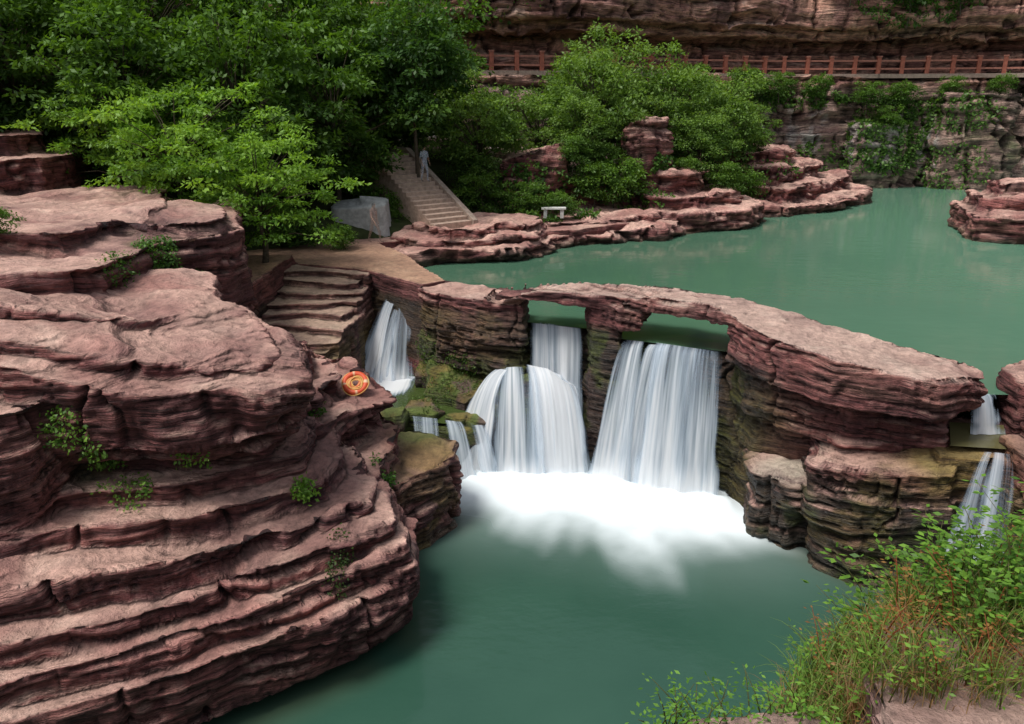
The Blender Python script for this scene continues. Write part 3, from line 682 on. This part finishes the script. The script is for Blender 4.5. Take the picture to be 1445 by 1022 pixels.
def tree_mesh(name,seed,H,R,z0,nclump,nper,ls,cd,cl,crad=(.5,.95),shell=.5,trunk=.16,flat=.35,lean=0,lump=.62):
    rng=np.random.default_rng(seed);zc=(H+z0)/2;hz=(H-z0)/2
    d=rng.normal(size=(nclump,3));d/=np.linalg.norm(d,axis=1,keepdims=True)
    rho=shell+(1-shell)*rng.random(nclump)**.6
    lum=1-lump/2+lump*vn(d[:,0]*1.8+9,d[:,1]*1.8+9,d[:,2]*1.8+9,seed)
    C=d*np.stack([R*lum,R*lum,hz*lum],1)*rho[:,None];C[:,2]+=zc
    cr=crad[0]+(crad[1]-crad[0])*rng.random(nclump)
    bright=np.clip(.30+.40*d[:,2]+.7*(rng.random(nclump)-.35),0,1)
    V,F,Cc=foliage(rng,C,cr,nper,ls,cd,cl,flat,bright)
    g=Geo();top=Vector((lean,0,z0+hz*1.2))
    tp=[Vector((0,0,-.8)),Vector((.1,.05,z0*.5)),Vector((lean*.5,.1,z0+.3)),top]
    g.tube(tp,[trunk*1.3,trunk,trunk*.75,trunk*.25],7,(.10,.08,.06))
    for i in range(0,nclump,3):
        c=Vector(C[i]);f=min(1,max(.15,(c.z-z0)/(hz*2)*.7));b=tp[2].lerp(top,f) if f>.2 else tp[1].lerp(tp[2],.7)
        m=b.lerp(c,.5)+Vector((0,0,.25))
        g.tube([b,m,c],[trunk*.3,trunk*.18,.012],4,(.09,.075,.05))
    GV=np.array(g.v);nv=len(V)
    allV=np.concatenate([V,GV])
    quads=[f for f in g.f if len(f)==4]
    F=np.concatenate([F,np.array(quads)+nv])
    me=np_mesh(name,allV,F,False)
    set_col(me,'Col',np.concatenate([Cc,np.array(g.c)]))
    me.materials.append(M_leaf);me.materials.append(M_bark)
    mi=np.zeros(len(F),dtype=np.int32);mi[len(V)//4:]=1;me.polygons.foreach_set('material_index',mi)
    return me
GD=(.02,.055,.010);GL=(.12,.235,.03)
T_dark=[tree_mesh('broadleaf_tree',s,9.5,3.6,2.0,190,75,.25,GD,GL,(.45,1.0),lump=.95,flat=.25) for s in (1,2,3)]
T_lite=[tree_mesh('light_leaf_tree',s,7.2,3.3,.8,165,80,.21,(.045,.10,.02),(.21,.34,.065),(.45,.95),lump=.9) for s in (4,5)]
T_bright=tree_mesh('ash_tree',6,4.8,3.9,.2,120,90,.18,(.065,.155,.018),(.25,.43,.055),(.35,.9),.25,.12,.18,0,1.1)
T_slim=tree_mesh('slender_tree',7,9.2,2.3,3.6,90,80,.26,(.02,.055,.014),(.08,.17,.035),(.5,.9),.3,.10)
T_shrub=[tree_mesh('shrub',s,2.2,1.5,.1,60,70,.15,(.03,.075,.012),(.15,.28,.04),(.3,.55),.3,.04) for s in (8,9)]
rr=random.Random(5)
def put(me,x,y,z,s=1,name=None,rz=None,sz=None):
    o=link(bpy.data.objects.new(name or me.name.split('.')[0],me));o.location=(x,y,z);o.rotation_euler=(0,0,rr.uniform(0,6.28) if rz is None else rz);o.scale=(s,s,sz or s);return o
for i,(x,y,z,s) in enumerate([(-25,33,8,1.1),(-20.5,34.5,7,1.1),(-15.8,34,6,1.0),(-11.6,35,5,1.05),(-8.2,38,5,1.0),(-29,39,8,1.3),(-23,41,7.5,1.3),(-17.5,40,7,1.25),(-12,42,6.5,1.2),
   (-6.5,44.5,6.5,1.15),(-30,47,10,1.4),(-21,48,9,1.4),(-13,49,8,1.35),(-34,34,9,1.2),(-6,49,6.5,1.1),(-24,28.5,8,.7)]):
    put(T_dark[i%3],x,y,z,s)
for i,(x,y,z,s) in enumerate([(-1.8,43.5,6,.85),(1.5,47,6,.82),(5.0,49,6.5,1.1),(3.8,45.6,6.6,.66),(9.5,51,6.5,1.0),(13.0,53,6,.95),(11,48.7,6,.66),(6.0,48.5,8,.55),(-3.0,54,6,.8),(6,55,7,1.1),(-9,53,8,1.2),(14.8,57,6.5,.8)]):
    put(T_lite[i%2],x,y,z,s)
put(T_bright,-8.9,28.4,5.8,.85,'ash_tree',.5)
put(T_bright,-11.8,29.0,6.9,.95,'ash_tree',2.2)
put(T_bright,-14.5,31.5,7.6,.9,'ash_tree',4.0)
put(T_slim,-4.6,39.8,6.3,1.0,'slender_tree')
for i,(x,y,z,s) in enumerate([(.6,41.2,5.2,.8),(2.6,41.5,5.2,.6),(-1.6,41.4,5.4,.9),(14.6,50.5,5.0,.9),(12.4,47.2,5.8,.8),(16.5,57,7.4,.9),(-6.0,41.5,5.5,.8),(10.2,46.9,6.6,.6),(4.4,44.0,5.6,1.0),(5.6,44.6,5.6,1.2),(3.2,43.6,7.6,.7),
   (18.5,65.6,11.2,1.1),(21,66,11.3,.8),(24,66,11.2,.8),(28,66,10.6,.8),(31,66.2,10.5,.9),(34,65.2,11.2,.7),(37.5,64.4,11.4,.7),(29.5,65.4,8.8,.8),(30.5,66.6,17.6,1.7),(26,66.8,18.6,1.1),(34,65.6,18,1.2),(13.5,64,11.2,1.1),
   (-7.2,32.8,5.0,.5),(-9.0,33.4,5.0,.7),(-12.6,19.4,7.6,.42),(41,62,11,1.0),(-6.3,38.6,5.1,.85),(-7.3,39.8,5.6,1.0),(-5.6,37.9,5.0,.5)]):
    put(T_shrub[i%2],x,y,z,s)
def ivy(name,rock_names,spots,cd,cl,ls=.09,dens=1.0,seed=0):
    rng=np.random.default_rng(seed);Vs=[];Fs=[];Cs=[];b=0
    for (c,r,num) in spots:
        c=np.array(c,float);r=np.array(r if hasattr(r,'__len__') else (r,r,r),float)
        for rn in rock_names:
            P,Q=ROCKS[rn];q=(P-c)/r;m=np.where((q**2).sum(1)<1)[0]
            if len(m)==0: continue
            nz=fbm(P[m,0]*2,P[m,1]*2,P[m,2]*2,2,seed);m=m[nz>.42]
            if len(m)==0: continue
            ids=rng.choice(m,int(num*dens))
            Pc=P[ids]+Q[ids]*(.02+.16*rng.random((len(ids),1)))*min(1,ls*9)+rng.normal(size=(len(ids),3))*.05
            D=rng.normal(size=(len(ids),3))+Q[ids]*.5;D[:,2]-=.5
            up=Q[ids]+rng.normal(size=(len(ids),3))*.5+np.array([0,0,.6])
            t=rng.random((len(ids),1));col=np.array(cd)*(1-t)+np.array(cl)*t
            v,f,cc=leaf_arrays(rng,Pc,D,up,ls*(.6+.8*rng.random(len(ids))),.6,col)
            Vs.append(v);Fs.append(f+b);Cs.append(cc);b+=len(v)
    if not Vs: print('NO IVY',name);return
    me=np_mesh(name,np.concatenate(Vs),np.concatenate(Fs),False);set_col(me,'Col',np.concatenate(Cs));me.materials.append(M_leaf);link(bpy.data.objects.new(name,me))
FR=['foreground_rock_terraces','left_rock_plateau']
ivy('creeping_plant',FR,[((-7.9,13.2,5.3),(.45,.8,.4),340),((-7.5,13.0,4.5),(.3,.9,.5),300),((-7.0,12.8,4.0),(.4,1.0,.4),240),((-6.0,13.2,4.4),(.4,.9,.3),120)],(.06,.14,.02),(.20,.36,.055),.075,1,1)
ivy('ivy',FR,[((-4.75,17.2,4.0),(.35,.5,.35),300),((-9.3,20.6,7.0),(.5,.6,.7),1000),((-8.8,21.2,6.0),(.4,.5,.6),600),((-9.3,18.4,7.1),(.3,.8,.4),300),((-3.1,17.3,2.4),(.3,.5,.35),420)],(.03,.08,.015),(.10,.22,.035),.08,1,2)
ivy('grass_tuft',FR,[((-4.2,14.4,3.4),(.2,.3,.4),300),((-12.8,17.8,7.8),(.8,.8,.5),600),((-11.2,19,7.9),(1.0,.5,.3),300)],(.08,.18,.02),(.20,.36,.05),.08,1,3)
ivy('hanging_moss',FR,[((-3.4,13.6,2.2),(.2,.6,.8),360)],(.02,.045,.01),(.06,.10,.02),.06,1,4)
ivy('moss_plants',['mossy_ledge','natural_stone_bridge'],[((-1.8,24.2,2.4),(1.0,1.0,.8),700),((-2.8,25.6,2.6),(.6,.8,.9),500),((-2.8,23,1.9),(.7,.6,.3),350)],(.03,.07,.012),(.10,.17,.025),.06,1,9)
ivy('cliff_vegetation',['canyon_cliff'],[((30,66,8.5),(3,3,3.5),2800),((34,65,10),(4,3,1.5),1200),((22,66,11),(6,3,.9),1700),((26,66,6.5),(4,3,1.5),600),((35,65,6),(3,3,2),500),((-2,60,19),(5,4,3),400),((20,67,20),(6,4,.8),400),((31,67,18.5),(5,4,2),1700)],(.04,.09,.018),(.14,.26,.05),.26,1.3,5)
ivy('shore_vegetation',['shore_rock_ledges'],[((2,41.5,5.8),(3,2,1),1200),((14,51,5.5),(2,2,1),500),((7,44.6,6),(2,1,1.2),300),((17,53,6.8),(3,2,.8),200),((1,43.2,6.5),(2.2,1,1.2),900),((8,46.4,7.6),(1.2,1,1.0),500)],(.03,.08,.015),(.12,.24,.04),.2,1,6)

rng=np.random.default_rng(77)
def mound_surface(n,box):
    P,Q=ROCKS['foreground_mound_rock'];m=np.where((P[:,0]>box[0])&(P[:,0]<box[1])&(P[:,1]>box[2])&(P[:,1]<box[3])&(Q[:,2]>.0)&(P[:,2]>4.2))[0]
    return P[rng.choice(m,n)]
def grass(name,base,ln,wd,cd,cl,droop=.7):
    n=len(base);seg=5;az=rng.random(n)*6.283;lean=.25+.6*rng.random(n);l=ln*(.5+rng.random(n))
    dirh=np.stack([np.cos(az),np.sin(az),0*az],1);side=np.stack([-np.sin(az),np.cos(az),0*az],1)
    V=[]
    for k in range(seg+1):
        t=k/seg;p=base+dirh*(l*lean*t**1.6)[:,None]+np.array([0,0,1.])*(l*(t-droop*lean*t**2.6))[:,None]
        w=(wd*(1-t)**.7*(.5+.5*min(1,t*4)))
        V.append(p-side*w);V.append(p+side*w)
    V=np.stack(V,1);F=[]
    for k in range(seg): F.append([2*k,2*k+1,2*k+3,2*k+2])
    F=(np.array(F)[None]+(np.arange(n)*(2*seg+2))[:,None,None]).reshape(-1,4)
    t=rng.random((n,1));c=np.array(cd)*(1-t)+np.array(cl)*t
    me=np_mesh(name,V.reshape(-1,3),F);set_col(me,'Col',np.repeat(c,2*seg+2,axis=0));me.materials.append(M_leaf);return link(bpy.data.objects.new(name,me))
cl=mound_surface(200,(2.9,7.5,5.9,8.8))
b=np.repeat(cl,34,axis=0)+rng.normal(size=(200*34,3))*np.array([.09,.09,.02]);grass('grass',b,.55,.007,(.06,.12,.02),(.24,.35,.07))
cl=mound_surface(150,(2.6,7.0,5.8,8.6));b=np.repeat(cl,24,axis=0)+rng.normal(size=(150*24,3))*np.array([.08,.08,.02]);grass('dry_grass',b,.5,.006,(.22,.10,.05),(.42,.27,.13))
def weeds(name,roots,hts,ls,cd,cl_,stem=(.12,.12,.04)):
    Vs=[];Fs=[];Cs=[];b0=0;g=Geo()
    for p,h in zip(roots,hts):
        p=Vector(p);d=Vector((rng.normal()*.35,rng.normal()*.35,1)).normalized();q=p+d*h*.6;e=p+d*h+Vector((d.x,d.y,0))*h*.3
        g.tube([p,q,e],[.008,.006,.003],4,stem)
        k=int(h*38);t=rng.random(k)**.7*.85+.15
        pts=np.array([tuple(p.lerp(q,min(1,a/.6)) if a<.6 else q.lerp(e,(a-.6)/.4)) for a in t])
        az=rng.random(k)*6.28;D=np.stack([np.cos(az),np.sin(az),.15+0*az],1)
        pts=pts+D*(.02+.14*rng.random((k,1)))
        up=np.tile([0,0,1.],(k,1))+rng.normal(size=(k,3))*.35
        tt=rng.random((k,1));c=np.array(cd)*(1-tt)+np.array(cl_)*tt
        v,f,cc=leaf_arrays(rng,pts,D,up,ls*(.6+.7*rng.random(k)),.45,c);Vs.append(v);Fs.append(f+b0);Cs.append(cc);b0+=len(v)
    quads=np.array([f for f in g.f if len(f)==4])+b0
    V=np.concatenate(Vs+[np.array(g.v)]);F=np.concatenate(Fs+[quads]);me=np_mesh(name,V,F,False)
    set_col(me,'Col',np.concatenate(Cs+[np.array(g.c)]));me.materials.append(M_leaf);link(bpy.data.objects.new(name,me))
r1=mound_surface(300,(4.2,8,6.4,9));weeds('leafy_bush',r1,.4+.85*rng.random(300),.10,(.05,.13,.02),(.20,.38,.05))
r1=mound_surface(56,(2.5,4.4,5.8,7.4));weeds('leafy_weed',r1,.3+.4*rng.random(56),.07,(.08,.18,.02),(.22,.40,.06))
r1=np.array([(1.2+rng.random()*1.4,5.75+rng.random()*.25,5.25) for i in range(36)]);weeds('leafy_weed',r1,.25+.45*rng.random(36),.06,(.06,.16,.02),(.18,.36,.05))
r1=mound_surface(110,(3.2,6.5,6.0,8.4));weeds('red_stem_weed',r1,.4+.4*rng.random(110),.05,(.25,.09,.03),(.35,.2,.06),(.3,.07,.03))

RED=(.42,.14,.095);g=Geo()
path=off(CL,1.35);pts=[]
for a,b in zip(path[:-1],path[1:]):
    l=math.hypot(b[0]-a[0],b[1]-a[1]);n=max(1,round(l/1.9))
    for i in range(n): pts.append((a[0]+(b[0]-a[0])*i/n,a[1]+(b[1]-a[1])*i/n))
zw=12.95
for a,b in zip(pts[:-1],pts[1:]):
    d=Vector((b[0]-a[0],b[1]-a[1],0));l=d.length;d.normalize();n=Vector((-d.y,d.x,0));c=Vector(((a[0]+b[0])/2,(a[1]+b[1])/2,0))
    g.box((a[0],a[1],zw+.55),d*.15,n*.15,Vector((0,0,.66)),RED);g.box((a[0],a[1],zw+1.26),d*.19,n*.19,Vector((0,0,.05)),(.48,.20,.15))
    for hz in (.35,.95): g.box((c.x,c.y,zw+hz),d*(l/2-.151),n*.07,Vector((0,0,.065)),(.46,.20,.15))
    g.box((c.x+n.x*1.3,c.y+n.y*1.3,zw-.2),d*(l/2+.06),n*1.75,Vector((0,0,.16)),(.36,.27,.22))
g.obj('walkway_railing',M_stone)

o=(-2.7,36.8);e=(-6.2,41.0);l=math.hypot(e[0]-o[0],e[1]-o[1]);d=((e[0]-o[0])/l,(e[1]-o[1])/l);w=(-d[1],d[0])
n=17;ru=l/n;ri=.175
pr2=[(0,4.6)]
for i in range(n): pr2+=[(i*ru,5.35+(i+1)*ri),((i+1)*ru,5.35+(i+1)*ri)]
pr2+=[(n*ru+1.5,5.35+n*ri),(n*ru+1.5,4.6)]
g=Geo();g.prof(pr2,o,d,w,1.05,(.46,.34,.27))
oo=(o[0]-w[0]*1.2,o[1]-w[1]*1.2)
g.prof([(-.15,4.6),(-.15,5.55),(n*ru,5.6+n*ri),(n*ru+1.5,5.6+n*ri),(n*ru+1.5,4.6)],oo,d,w,.145,(.36,.28,.23))
g.obj('stone_staircase',M_stone,bevel=.02)
g=Geo();bx,by,bz=2.1,40.6,5.25
g.box((bx,by,bz+.44),(.62,0,0),(0,.2,0),(0,0,.05),(.7,.7,.66))
for s in (-1,1): g.box((bx+s*.42,by,bz+.17),(.09,0,0),(0,.15,0),(0,0,.22),(.62,.62,.58))
g.obj('stone_bench',M_stone,bevel=.015)
V=[];nu=72;nv=26
for j in range(nv):
    t=j/(nv-1)
    for i in range(nu):
        a=2*math.pi*i/nu;ca,sa=math.cos(a),math.sin(a);p=5
        k=(abs(ca)**p+abs(sa)**p)**(-1/p)
        if t<.35: r=t/.35;z=1.5+.12*(1-r)*ca-.06*r**3
        else: r=1+.10*(t-.35);z=1.44*(1-(t-.35)/.65)
        f=1+.05*math.sin(a*11+1)*max(0,t-.35)+.03*math.sin(a*23)*max(0,t-.35)
        V.append((-6.9+1.25*k*ca*r*f,36.6+.75*k*sa*r*f,5.0+z*(1+.10*math.sin(a+.6))))
I=np.arange(nu*nv).reshape(nv,nu);F=np.stack([I[:-1],np.roll(I[:-1],-1,1),np.roll(I[1:],-1,1),I[1:]],-1).reshape(-1,4)
me=np_mesh('tarp_covered_stall',np.array(V),F);set_col(me,'Col',np.tile((.42,.43,.42),(len(V),1)));me.materials.append(M_stone);link(bpy.data.objects.new('tarp_covered_stall',me))
def ring(g,c,R,r,ax,ay,n,m,colf,wob=0,ph=0):
    b=len(g.v);c=Vector(c);ax=Vector(ax).normalized();ay=Vector(ay).normalized();az=ax.cross(ay)
    for i in range(n):
        t=2*math.pi*i/n;rd=ax*math.cos(t)+ay*math.sin(t);RR=R*(1+wob*math.sin(3*t+ph))
        for j in range(m):
            u=2*math.pi*j/m;g.v.append(tuple(c+rd*(RR+r*math.cos(u))+az*(r*math.sin(u)+wob*.1*math.sin(2*t+ph))));g.c.append(colf(t))
    for i in range(n):
        for j in range(m): g.f.append((b+i*m+j,b+((i+1)%n)*m+j,b+((i+1)%n)*m+(j+1)%m,b+i*m+(j+1)%m))
# rest the ring on the ledge: highest rock vertex under it
Pr=ROCKS['foreground_rock_terraces'][0];lx,ly=-4.0,19.15
q=Pr[(np.hypot(Pr[:,0]-lx,Pr[:,1]-ly)<.32)];zt=np.percentile(q[:,2],92) if len(q) else 3.95
g=Geo();lc=Vector((lx,ly,float(min(zt,4.3))+.26));ax=(1,.1,0);ay=(-.06,.74,.66)
ring(g,lc,.27,.075,ax,ay,40,12,lambda t:(.65,.09,.03) if (t%1.571)>.28 else (.7,.5,.3))
for i in range(9): ring(g,lc+Vector((.01*i%.03,-.02-.006*i,.02)),.10+.025*(i%5),.02,ax,ay,30,6,(lambda t:(.68,.36,.10)) if i%3 else (lambda t:(.6,.12,.04)),.09,i*1.3)
ring(g,lc+Vector((0,-.04,0.01)),.34,.012,ax,ay,40,6,lambda t:(.7,.45,.13),.04,1)
g.obj('life_ring',M_paint,True)

def person(name,loc,rz,shirt,trou,stride=.25,stepup=0):
    Vt=[];E=[];R=[]
    def add(p,r,par=None):
        Vt.append(p);R.append(r)
        if par is not None:E.append((par,len(Vt)-1))
        return len(Vt)-1
    pel=add((0,0,.93),.15);sp=add((0,-.01,1.12),.13,pel);ch=add((0,0,1.32),.155,sp);nk=add((0,0,1.46),.06,ch);hd0=add((0,-.02,1.54),.08,nk);hd=add((0,-.03,1.63),.10,hd0);add((0,-.02,1.70),.075,hd)
    for s in (-1,1):
        hp=add((s*.09,0,.88),.10,pel);f=s*stride
        kn=add((s*.10,-f*.6-.04,.50+(stepup if s>0 else 0)),.065,hp);an=add((s*.10,-f+.02,.09+(stepup*1.0 if s>0 else 0)),.04,kn);add((s*.11,-f-.15,.04+(stepup if s>0 else 0)),.035,an)
        sh=add((s*.17,0,1.40),.065,ch);el=add((s*.24,f*.25,1.13),.045,sh);wr=add((s*.25,f*.5-.12,.92),.03,el);pm=add((s*.25,f*.5-.16,.85),.032,wr)
        for k in range(4): add((s*(.25),f*.5-.19+.022*k-.02,.76+.008*abs(k-1)),.009,pm)
        add((s*.22,f*.5-.20,.82),.010,pm)
    me=bpy.data.meshes.new(name);me.from_pydata(Vt,E,[]);me.update();ob=link(bpy.data.objects.new(name,me))
    ob.modifiers.new('s','SKIN')
    for i,r in enumerate(R): me.skin_vertices[0].data[i].radius=(r,r*.85)
    me.skin_vertices[0].data[0].use_root=True
    ob.modifiers.new('u','SUBSURF').levels=1
    dg=bpy.context.evaluated_depsgraph_get();m2=bpy.data.meshes.new_from_object(ob.evaluated_get(dg));bpy.data.objects.remove(ob)
    n=len(m2.vertices);P=np.empty(n*3,dtype=np.float32);m2.vertices.foreach_get('co',P);P=P.reshape(-1,3);x,y,z=P.T
    skin=np.array((.5,.32,.24));col=np.tile(skin,(n,1))
    col[(z>.92)&(z<1.47)&(np.abs(x)<.27)&~((np.abs(x)>.2)&(z<1.15))]=shirt
    col[(z<=.95)&(np.abs(x)<.2)]=trou;col[z<.08]=(.05,.05,.05)
    col[(z>1.62)&(y>-.08)|(z>1.69)|((z>1.53)&(y>.0))]=(.02,.015,.012)
    set_col(m2,'Col',col);m2.materials.clear();m2.materials.append(M_ghost);m2.polygons.foreach_set('use_smooth',np.ones(len(m2.polygons),dtype=bool))
    ob=link(bpy.data.objects.new(name,m2));ob.location=loc;ob.rotation_euler=(0,0,rz);return ob
k=9;ww=-.55
person('person_on_stairs',(o[0]+d[0]*ru*(k+.5)+w[0]*ww,o[1]+d[1]*ru*(k+.5)+w[1]*ww,5.35+ri*(k+1)),math.radians(40),(.62,.70,.85),(.55,.62,.75),.12,.0)
person('person_walking',(-5.9,34.2,5.03),math.radians(60),(.42,.27,.23),(.34,.24,.2),.25)

# ------------------------------------------------------------------ light, camera
wd=bpy.data.worlds.new('World');sc.world=wd;wd.use_nodes=True;nt=wd.node_tree
bg=nt.nodes['Background'];sky=nt.nodes.new('ShaderNodeTexSky');sky.sky_type='NISHITA';sky.sun_disc=False
EL,AZ=64,-122
sky.sun_elevation=math.radians(EL);sky.sun_rotation=math.radians(AZ);sky.dust_density=3
hs=nt.nodes.new('ShaderNodeHueSaturation');hs.inputs['Saturation'].default_value=.4
nt.links.new(sky.outputs[0],hs.inputs['Color']);nt.links.new(hs.outputs[0],bg.inputs[0]);bg.inputs[1].default_value=.14
sd=bpy.data.lights.new('sun','SUN');sd.energy=2.85;sd.angle=math.radians(20);sd.color=(1,.96,.9)
so=link(bpy.data.objects.new('sun',sd))
dv=Vector((math.sin(math.radians(AZ))*math.cos(math.radians(EL)),math.cos(math.radians(AZ))*math.cos(math.radians(EL)),math.sin(math.radians(EL))))
so.rotation_euler=dv.to_track_quat('Z','Y').to_euler()
cd=bpy.data.cameras.new('camera');cd.lens=28;cd.sensor_width=36;cd.clip_end=2000;cd.clip_start=.1
co=link(bpy.data.objects.new('camera',cd));co.location=(0,0,10.8);co.rotation_euler=(math.radians(90-18.1),0,0);sc.camera=co
sc.view_settings.view_transform='Standard';sc.view_settings.look='None';sc.view_settings.exposure=0
